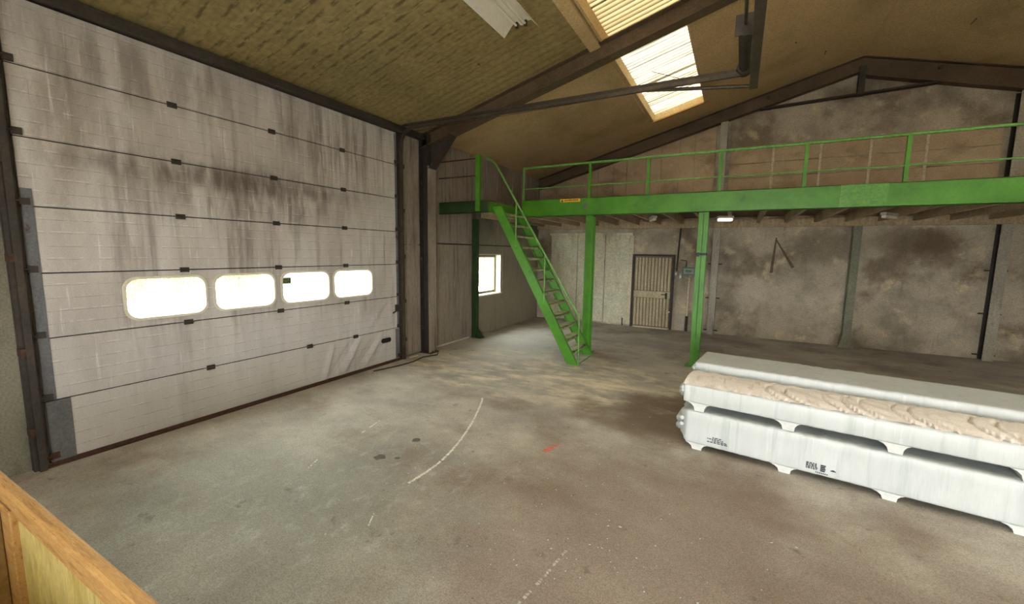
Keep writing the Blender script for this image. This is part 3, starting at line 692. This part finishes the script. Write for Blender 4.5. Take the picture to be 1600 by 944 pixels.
# ================================================================== STAIR
st = thing('steel_stair', (3.0, 7.8, 0), 'steep green open-tread steel stair rising to the mezzanine landing', 'staircase')
XT, XBt, ZTOP = 1.21, 2.90, 3.0
def sx(z, o=0): return XBt-(XBt-XT)*z/ZTOP+o
def stringer(y, s):
    b = B()
    hw = .21
    b.prism([(sx(0), 0), (sx(0, hw), 0), (sx(ZTOP, hw), ZTOP), (sx(ZTOP), ZTOP)], 1, y-.006, y+.006)
    for o in (0, hw-.016):
        b.prism([(sx(0, o), 0), (sx(0, o+.016), 0), (sx(ZTOP, o+.016), ZTOP), (sx(ZTOP, o), ZTOP)], 1, *sorted((y, y+s*.055)))
    return b.obj('stringer', 'green', st, .002)
stringer(7.35, 1); stringer(8.28, -1)
n = 13; rise = 3.1/14
for k in range(1, n+1):
    z = k*rise; xc = sx(z, .105)
    B().box(xc-.10, xc+.10, 7.358, 8.272, z-.012, z).box(xc+.088, xc+.10, 7.358, 8.272, z-.05, z).box(xc-.10, xc-.09, 7.358, 8.272, z-.035, z).obj('tread', 'tread', st)
B().tube([(3.13, 7.34, .0), (3.12, 7.34, .45), (3.12, 7.34, .91)], .014, 8).obj('rail_post', 'green_old', st)
B().tube([(2.395, 7.34, 1.12), (2.395, 7.34, 2.06)], .014, 8).obj('rail_post', 'green_old', st)
B().tube([(1.765, 7.34, 2.2), (1.765, 7.34, 3.06)], .014, 8).obj('rail_post', 'green_old', st)
B().tube([(3.12, 7.34, .91), (2.395, 7.34, 2.06), (1.8, 7.34, 3.01), (1.30, 7.34, 3.80), (1.2, 7.34, 3.90), (1.09, 7.33, 3.95)], .02, 8).obj('handrail', 'green_old', st)
B().tube([(3.10, 7.36, .012), (3.10, 8.27, .012)], .011, 6).obj('foot_bar', 'green_old', st)

# ================================================================== SMALL DOOR
t = thing('door_2', (3.53, YB, 0), 'narrow slatted door under the mezzanine in the back wall', 'door', kind='structure')
X0, X1, ZD = 3.02, 4.05, 2.03
b = B().box(X0-.06, X0, YB-.06, YB, 0, ZD+.06).box(X1, X1+.06, YB-.06, YB, 0, ZD+.06).box(X0, X1, YB-.06, YB, ZD, ZD+.06); b.obj('frame', 'steel', t, .003)
B().box(X0+.01, X1-.01, YB-.03, YB, .03, ZD-.01).obj('leaf', 'dull_brown', t)
for z0, z1 in ((.06, .86), (1.07, ZD-.03)):
    for k in range(11):
        x = X0+.03+k*.0895
        B().prism([(x, YB-.03), (x+.074, YB-.03), (x+.062, YB-.05), (x+.012, YB-.05)], 2, z0, z1).obj('slat', 'pdoor', t)
B().box(X0+.02, X1-.02, YB-.055, YB-.03, .87, 1.06).obj('lock_rail', 'pdoor', t, .004)
hd = B().box(3.90, 3.955, YB-.065, YB-.055, .86, 1.03).obj('handle', 'black', t)
B().tube([(3.93, YB-.06, .98), (3.93, YB-.10, .98), (3.80, YB-.10, .975)], .012, 6).obj('lever', 'black', hd)
B().tube([(4.03, YB-.07, .50), (4.03, YB-.10, .50)], .022, 10).obj('knob', 'white', t)
B().box(X0+.05, X1-.02, YB-.09, YB, 0, .03).obj('threshold', 'mortar', t)
B().tube([(4.06, YB-.07, 1.72), (4.14, YB-.09, 1.72)], .012, 6).obj('hook', 'steel', t)

# ================================================================== ELECTRICS
t = thing('junction_box', (4.47, YB, 1.55), 'small teal electrical box on the wall beside the slatted door', 'electrical box')
B().box(4.31, 4.64, YB-.10, YB, 1.55, 1.76).obj('housing', 'teal', t, .008)
B().box(4.345, 4.605, YB-.108, YB-.10, 1.585, 1.725).obj('cover', 'grey', t, .004)
B().box(4.39, 4.56, YB-.111, YB-.108, 1.625, 1.69).obj('label_plate', 'teal', t)
for x in (4.36, 4.45, 4.6): B().tube([(x, YB-.05, 1.48), (x, YB-.05, 1.55)], .028, 10).obj('cable_gland', 'grey', t)
t = thing('conduit', (4.5, YB-.03, 0), 'pale vertical conduit pipe running down from the teal box', 'conduit')
B().tube([(4.5, YB-.05, 1.475), (4.49, YB-.045, .42)], .024, 8).obj('pipe', 'mortar', t)
B().tube([(4.49, YB-.04, .42), (4.49, YB-.04, 0)], .038, 8).obj('sleeve', 'steel', t)
t = thing('power_cable', (4.19, YB-.02, 1.65), 'dark cable hanging from the mezzanine to the pale switch', 'cable')
B().tube([(4.2, YB-.02, 2.8), (4.18, YB-.025, 2.2), (4.16, YB-.02, 1.64)], .02, 6).obj('sheath', 'steel', t)
B().tube([(4.4, YB-.03, 1.77), (4.4, YB-.03, 1.93), (4.25, YB-.03, 1.95)], .012, 6).obj('tail', 'steel', t)
t = thing('wall_switch', (4.15, YB, 1.50), 'tiny square grey switch nearest the slatted door', 'switch', 'wall switches')
B().box(4.11, 4.19, YB-.05, YB, 1.51, 1.63).obj('body', 'grey', t, .006); B().box(4.13, 4.17, YB-.056, YB-.05, 1.545, 1.595).obj('rocker', 'white', t)
t = thing('wall_switch', (4.27, YB, 1.42), 'taller pale switch touching the teal box', 'switch', 'wall switches')
B().box(4.235, 4.305, YB-.05, YB, 1.42, 1.60).obj('body', 'grey', t, .006); B().box(4.25, 4.29, YB-.056, YB-.05, 1.46, 1.53).obj('rocker', 'white', t)

# ================================================================== LAMPS
t = thing('fluorescent_lamp', (3.11, 4.1, 4.75), 'white twin-tube reflector lamp hanging under the ceiling near the gate', 'lamp')
YA, YE = 3.15, 4.86
b = B()
pr = [(2.865, 4.75), (2.985, 4.885), (3.235, 4.885), (3.355, 4.76)]
for i in range(3):
    (xa, za), (xb, zb) = pr[i], pr[i+1]
    b.hexa([(xa, YA, za), (xb, YA, zb), (xb, YE, zb), (xa, YE, za)], [(xa, YA, za+.006), (xb, YA, zb+.006), (xb, YE, zb+.006), (xa, YE, za+.006)])
b.obj('reflector', 'white', t)
B().box(3.03, 3.19, YA, YE-.02, 4.89, 4.95).obj('housing', 'white', t, .006)
B().prism([(3.08, 4.885), (3.14, 4.885), (3.125, 4.85), (3.095, 4.85)], 1, YA, YE).obj('tube_divider', 'white', t)
for x in (3.05, 3.17):
    B().tube([(x, YA+.04, 4.845), (x, YE-.04, 4.845)], .014, 10).obj('tube', 'white', t)
    for y in (YA+.02, YE-.02): B().box(x-.014, x+.014, y-.015, y+.015, 4.82, 4.885).obj('tube_socket', 'black', t)
for y in (YA+.3, YE-.3): B().tube([(3.11, y, 4.95), (3.11, y, roof(3.11)+.005)], .008, 6).obj('hanger', 'steel', t)
def batten(x, y, ang, lit, label):
    t = thing('batten_lamp', (x, y, 2.80), label, 'lamp', 'lamps under the mezzanine')
    dx, dy = math.cos(ang), math.sin(ang)
    def P(a, c, z): return (x+dx*a-dy*c, y+dy*a+dx*c, z)
    L_ = .13 if lit else .24
    w_ = .09 if lit else .045
    def bx(a0, a1, c0, c1, z0, z1): return B().hexa([P(a0, c0, z0), P(a1, c0, z0), P(a1, c1, z0), P(a0, c1, z0)], [P(a0, c0, z1), P(a1, c0, z1), P(a1, c1, z1), P(a0, c1, z1)])
    bx(-L_-.01, L_+.01, -w_, w_, 2.846, 2.888).obj('base', 'grey', t)
    bx(-L_, L_, -w_*.8, w_*.8, 2.79, 2.846).obj('diffuser', 'lit' if lit else 'mortar', t, .015)
batten(3.98, 9.35, 1.9, False, 'unlit pale batten lamp left of the nearer green column')
batten(5.34, 9.7, .3, True, 'small glowing lamp under the mezzanine right of the nearer green column')
batten(7.95, 9.85, 1.0, False, 'unlit pale batten lamp under the mezzanine above the grey-green wall post')

# ================================================================== WRAPPED PACKAGES
PA = Vector((5.376, 4.763)); ANG = math.radians(-7.0)
du = Vector((math.cos(ANG), math.sin(ANG))); dw = Vector((-du.y, du.x))
def W(u, w_, z): q = PA+du*u+dw*w_; return (q.x, q.y, z)
def package(u0, u1, w0, w1, z0, z1, feet, zf, label, seed, top=False, bul=.06):
    rnd = random.Random(seed)
    c = W((u0+u1)/2, (w0+w1)/2, zf)
    t = thing('wrapped_package', c, label, 'package', 'long white wrapped packages')
    nu = 150; n = 5
    ph = [rnd.random()*6 for _ in range(6)]
    vs = []; fs = []
    cw, cz = (w0+w1)/2, (z0+z1)/2; hw, hz = (w1-w0)/2, (z1-z0)/2
    st_ = [(-bul, .40), (-bul*.93, .62), (-bul*.6, .74), (-bul*.35, .90), (-bul*.12, .97), (0, 1.0)]
    rows = [(u0+a, s) for a, s in st_]+[(u0+(u1-u0)*k/nu, 1.) for k in range(1, nu)]+[(u1-a, s) for a, s in st_[::-1]]
    sec = rrect(-1, 1, -1, 1, .001, 1)
    def section():
        pts = []; r = .025
        base = rrect(-hw, hw, -hz, hz, r, 3)
        out = []
        for i in range(len(base)):
            a, c2 = base[i], base[(i+1) % len(base)]
            l = math.dist(a, c2); m = max(1, int(l/.06))
            for k in range(m): out.append((a[0]+(c2[0]-a[0])*k/m, a[1]+(c2[1]-a[1])*k/m))
        return out
    sc = section(); m = len(sc)
    for u, s in rows:
        rip = .004*math.sin(23*u+ph[0])*math.sin(9*u+ph[1])+.003*math.sin(61*u+ph[2])
        for (a, z) in sc:
            e = rip*(.4+.6*math.cos(3*z/hz+ph[3]+2*u))
            aa, zz = a*(s if s < 1 else 1), z*(s+(1-s)*.25 if s < 1 else 1)
            vs.append(W(u, cw+aa+(e if abs(a) > hw*.95 else 0), cz+zz+(e*.7 if z > hz*.95 else 0)))
    for i in range(len(rows)-1):
        for k in range(m): fs.append((i*m+k, i*m+(k+1) % m, (i+1)*m+(k+1) % m, (i+1)*m+k))
    fs += [tuple(range(m))[::-1], tuple(range((len(rows)-1)*m, len(rows)*m))]
    B().add(vs, fs, True).obj('wrap', 'film', t)
    for i, u in enumerate(feet):
        h = z0-zf
        hp = [(-.12, z0+.004), (-.085, z0-.12*h), (-.058, z0-.45*h), (-.046, z0-h), (.046, z0-h), (.052, z0-.45*h), (.07, z0-.12*h), (.095, z0+.004)]
        b = B(); k = len(hp)
        vv = [W(u+p[0], w0+.004, p[1]) for p in hp]+[W(u+p[0], w1-.004, p[1]) for p in hp]
        b.add(vv, [tuple(range(k))[::-1], tuple(range(k, 2*k))]+[(q, (q+1) % k, k+(q+1) % k, k+q) for q in range(k)]); b.obj('skid', 'foam', t)
    # folded film at the end
    b = B()
    for zc, rr in ((cz+.2*hz, .035), (cz-.25*hz, .05)):
        pp = [W(u0-bul*.6, w0+.03, zc+rr), W(u0-bul*.95, w0+.1, zc), W(u0-bul*1.0, cw, zc+.01), W(u0-bul*.9, w1-.1, zc-.01)]
        b.tube(pp, [.02, .045, .045, .02], 9)
    b.obj('end_fold', 'film', t)
    if top:
        nu2, nw = 900, 16; vs = []; fs = []
        for i in range(nu2+1):
            u = u0-.02+(u1-u0+.04)*i/nu2
            for k in range(nw+1):
                q = k/nw; wv = w0+.015+(w1-w0-.03)*q
                s = (u-.55*(q-.5)**2*1.2+.05*math.sin(4*u)) / .135
                fr_ = s-math.floor(s); g = math.exp(-((fr_-.5)/.085)**2)*(.5+.5*math.sin(1.7*math.floor(s)+.4))*min(1, max(.15, u/.8))
                dome = .035*math.sin(PI*q)**.7
                vs.append(W(u, wv, z1+.002+dome-.05*g+.003*math.sin(40*u+7*q)+.004*math.sin(17*u*(1+q))))
        for i in range(nu2):
            for k in range(nw): a = i*(nw+1)+k; fs.append((a, a+1, a+nw+2, a+nw+1))
        B().add(vs, fs, True).obj('top_cover', 'cover', t)
    return t
fe = [0, .8, 1.57, 2.34, 3.1]
U1 = 3.28
p1 = package(-.11, U1, 0, .66, .062, .424, fe, 0, 'lower white wrapped package of the front stack, with black print', 1, bul=.1)
p2 = package(-.16, U1, -.005, .655, .512, .705, [f+.0 for f in fe], .432, 'upper wrapped package of the front stack, with dusty creased top', 2, True, .03)
package(-.22, U1+.1, .70, 1.42, .062, .424, fe, 0, 'white wrapped package at the bottom of the rear stack', 3)
p3 = package(-.2, U1+.1, .70, 1.42, .505, .795, fe, .432, 'white wrapped package on top of the rear stack', 4, False, .03)
# printed marks on the lower package (illegible stencil print)
def marks(spec):
    b = B()
    for (u0, u1, z0, z1) in spec: b.hexa([W(u0, -.0085, z0), W(u1, -.0085, z0), W(u1, -.004, z0), W(u0, -.004, z0)], [W(u0, -.0085, z1), W(u1, -.0085, z1), W(u1, -.004, z1), W(u0, -.004, z1)])
    return b
rnd = random.Random(5); sp = []
for r in range(4):
    u = .10+.05*(r % 2)
    while u < .30-.03*r:
        l = rnd.uniform(.008, .03); sp.append((u, u+l, .125+r*.017, .125+r*.017+.008)); u += l+.008
marks(sp).obj('printed_text', 'ink', p1)
sp = []
for r in range(5):
    u = .965
    while u < 1.045:
        l = rnd.uniform(.006, .02); sp.append((u, u+l, .115+r*.013, .115+r*.013+.008)); u += l+.007
for r in range(4): sp.append((1.075, 1.11+.004*(r % 2), .112+r*.017, .112+r*.017+.012))
for k in range(7): sp.append((1.04+k*.014, 1.049+k*.014, .09, .098))
marks(sp).obj('printed_symbols', 'ink', p1)
marks([(1.15, 1.19, .135, .142), (1.16, 1.18, .142, .148)]).obj('printed_arrow', 'ink', p1)

# ================================================================== TIMBER CRATE
t = thing('timber_crate', (3.2, 0, 0), 'open-topped timber and plywood crate in the lower left corner', 'crate')
CX0, CX1, CY0, CY1, CZ = 1.9, 4.55, -.75, .515, 1.035
B().box(CX0, CX1, CY1-.05, CY1, CZ-.078, CZ).obj('top_rail', 'wood', t, .012)
B().box(CX0, CX1, CY0, CY0+.05, CZ-.078, CZ).obj('top_rail', 'wood', t, .012)
for x0 in (CX0, CX1-.05): B().box(x0, x0+.05, CY0+.05, CY1-.05, CZ-.078, CZ).obj('top_rail', 'wood', t, .012)
B().box(2.82, 2.945, CY1-.055, CY1-.01, .03, CZ-.078).obj('post', 'wood', t, .005)
B().box(2.945, CX1-.05, CY1-.03, CY1-.018, .03, CZ-.1).obj('side_panel', 'ply', t)
B().box(2.945, CX1-.05, CY1-.045, CY1-.031, CZ-.100, CZ-.078).obj('moulding', 'wood', t, .004)
B().box(CX0+.05, 2.79, CY1-.09, CY1-.05, .03, CZ-.135).obj('inner_board', 'board', t, .005)
B().box(CX0, 2.82, CY1-.045, CY1-.018, .03, CZ-.1).obj('side_panel', 'wood', t)
B().box(CX0+.01, CX1-.01, CY0+.02, CY0+.032, .03, CZ-.1).obj('side_panel', 'ply', t)
for x0 in (CX0+.02, CX1-.032): B().box(x0, x0+.012, CY0+.03, CY1-.03, .03, CZ-.1).obj('end_panel', 'ply', t)
B().box(CX0+.02, CX1-.02, CY0+.02, CY1-.02, .0, .03).obj('base', 'ply', t)

# ================================================================== FLOOR MARKS AND DEBRIS
def strip(name, pts, wd, m, brk=.0, seed=1, nn=14):
    r = random.Random(seed); b = B(); P = []
    for i in range(len(pts)-1):
        for k in range(nn):
            q = k/nn; P.append(Vector(pts[i]).lerp(Vector(pts[i+1]), q))
    P.append(Vector(pts[-1]))
    for i in range(len(P)-1):
        if r.random() < brk: continue
        d = (P[i+1]-P[i]).normalized(); nrm = Vector((-d.y, d.x))
        a, c = wd*r.uniform(.4, 1), wd*r.uniform(.4, 1)
        q = [P[i]-nrm*a, P[i]+nrm*c, P[i+1]+nrm*c, P[i+1]-nrm*a]
        b.hexa([(v.x, v.y, .0002) for v in q], [(v.x, v.y, .0012) for v in q])
    return b.obj(name, m, fl)
def spl(ps, n=8):
    out = []
    for i in range(len(ps)-1):
        p0, p1_, p2_, p3_ = ps[max(i-1, 0)], ps[i], ps[i+1], ps[min(i+2, len(ps)-1)]
        for k in range(n):
            s = k/n
            out.append(tuple(.5*((2*b_)+(-a+c)*s+(2*a-5*b_+4*c-d)*s*s+(-a+3*b_-3*c+d)*s**3) for a, b_, c, d in zip(p0, p1_, p2_, p3_)))
    return out+[ps[-1]]
strip('scratch_mark', spl([(3.134, 2.723), (3.149, 3.089), (3.073, 3.534), (2.876, 4.155), (2.60, 4.80), (2.513, 4.95)], 3), .017, 'chalk', .03)
strip('scratch_mark', [(1.86, 3.62), (1.96, 3.2)], .008, 'chalk', .3, 2)
strip('scratch_mark', [(4.60, 1.95), (4.66, 2.3), (4.70, 2.62)], .012, 'chalk_faint', .6, 3, 34)
strip('scratch_mark', [(3.2, 2.25), (3.28, 2.12)], .006, 'chalk', .2, 4)
strip('scratch_mark', [(2.05, 2.6), (2.12, 2.45)], .009, 'chalk', .3, 5)
b = B(); q = [(3.93, 3.90), (3.985, 3.885), (4.0, 3.95), (4.03, 4.08), (4.06, 4.16), (3.99, 4.06), (3.95, 3.97)]
b.prism(q, 2, .0002, .0014); b.obj('paint_mark', 'red', fl)
for (x, y, s) in ((2.61, 3.43, .05), (2.55, 2.95, .06), (2.72, 3.02, .03)):
    q = [(x+s*(.7+.5*random.random())*math.cos(a), y+s*(.7+.5*random.random())*math.sin(a)) for a in [k*PI/5 for k in range(10)]]
    B().prism(q, 2, .0002, .0012).obj('dark_stain', 'stain', fl)
# tiny foam crumbs and chips, too many and small to count
b = B(); rnd = random.Random(11)
for k in range(260):
    x, y = rnd.uniform(1.2, 6.2), rnd.uniform(1.5, 5.5)
    if rnd.random() < .2: x, y = rnd.gauss(4.9, .5), rnd.gauss(2.55, .25)
    if x > 5.1 and y > 3.9: continue
    if y < .7: continue
    s = rnd.uniform(.0012, .0035)*(1.6 if rnd.random() < .08 else 1); a = rnd.random()*PI; l = s*rnd.uniform(1, 3)
    ca, sa = math.cos(a), math.sin(a)
    q = [(x+ca*l, y+sa*l), (x-sa*s, y+ca*s), (x-ca*l, y-sa*l), (x+sa*s, y-ca*s)]
    b.hexa([(*p, .0004) for p in q], [(*p, .003) for p in q])
o = b.obj('floor_crumbs', 'foam'); tag(o, 'scattered white foam crumbs on the concrete floor', 'debris', kind='stuff')
o = B().tube([(.2, 5.1, .012), (.32, 5.6, .012), (.35, 5.95, .012), (.28, 6.3, .012), (.4, 6.6, .012), (.3, 6.75, .012)], .011, 6).obj('floor_cable', 'steel'); tag(o, 'loose dark cable on the floor by the gate corner', 'cable')
o = B().prism([(.07, 6.13), (.1, 6.3), (.13, 6.34), (.1, 6.12)], 2, 0, .02).obj('rubble_chip', 'mortar'); tag(o, 'pale rubble chip on the floor between gate track and column', 'rubble')

# ================================================================== OUTDOORS beyond gate and window
o = B().box(-60, 60, -60, 60, -.5, -.26).obj('ground', 'outside'); struct(o, 'pale paving outside the hall', 'ground')
def bush(name, x, y, h, r, m, label, seed):
    rnd = random.Random(seed); t = thing(name, (x, y, -.26), label, 'tree', 'trees outside the gate')
    b = B().tube([(x, y, -.26), (x+.1, y, h*.4), (x, y+.1, h*.75)], [.14, .10, .04], 8); b.obj('trunk', 'bark', t)
    b = B()
    for k in range(2600):
        a, c, d = rnd.gauss(0, 1), rnd.gauss(0, 1), rnd.gauss(0, 1); l = math.sqrt(a*a+c*c+d*d); q = rnd.random()**.4
        p = Vector((x+a/l*r*q, y+c/l*r*q, h*.6+d/l*h*.42*q)); s = rnd.uniform(.05, .11)
        e1 = Vector((rnd.gauss(0, 1), rnd.gauss(0, 1), rnd.gauss(0, 1))).normalized(); e2 = e1.orthogonal().normalized()
        b.add([p-e1*s, p+e2*s*.5, p+e1*s, p-e2*s*.5], [(0, 1, 2, 3)])
    b.obj('foliage', m, t)
bush('shrub', -9.6, 4.7, 2.0, 1.0, 'leafy', 'yellow-green shrub seen at the left of the leftmost gate window', 1)
bush('tree', -11.5, 7.3, 3.0, 1.3, 'leaf', 'pale green tree seen in the middle of the leftmost gate window', 2)
bush('tree', -12.5, 9.9, 2.6, .9, 'leaf', 'pale tree seen at the left of the second gate window', 3)
bush('shrub', -3.6, 15.6, 2.4, 1.4, 'leafo', 'orange-leaved shrub seen through the small wall window', 4)
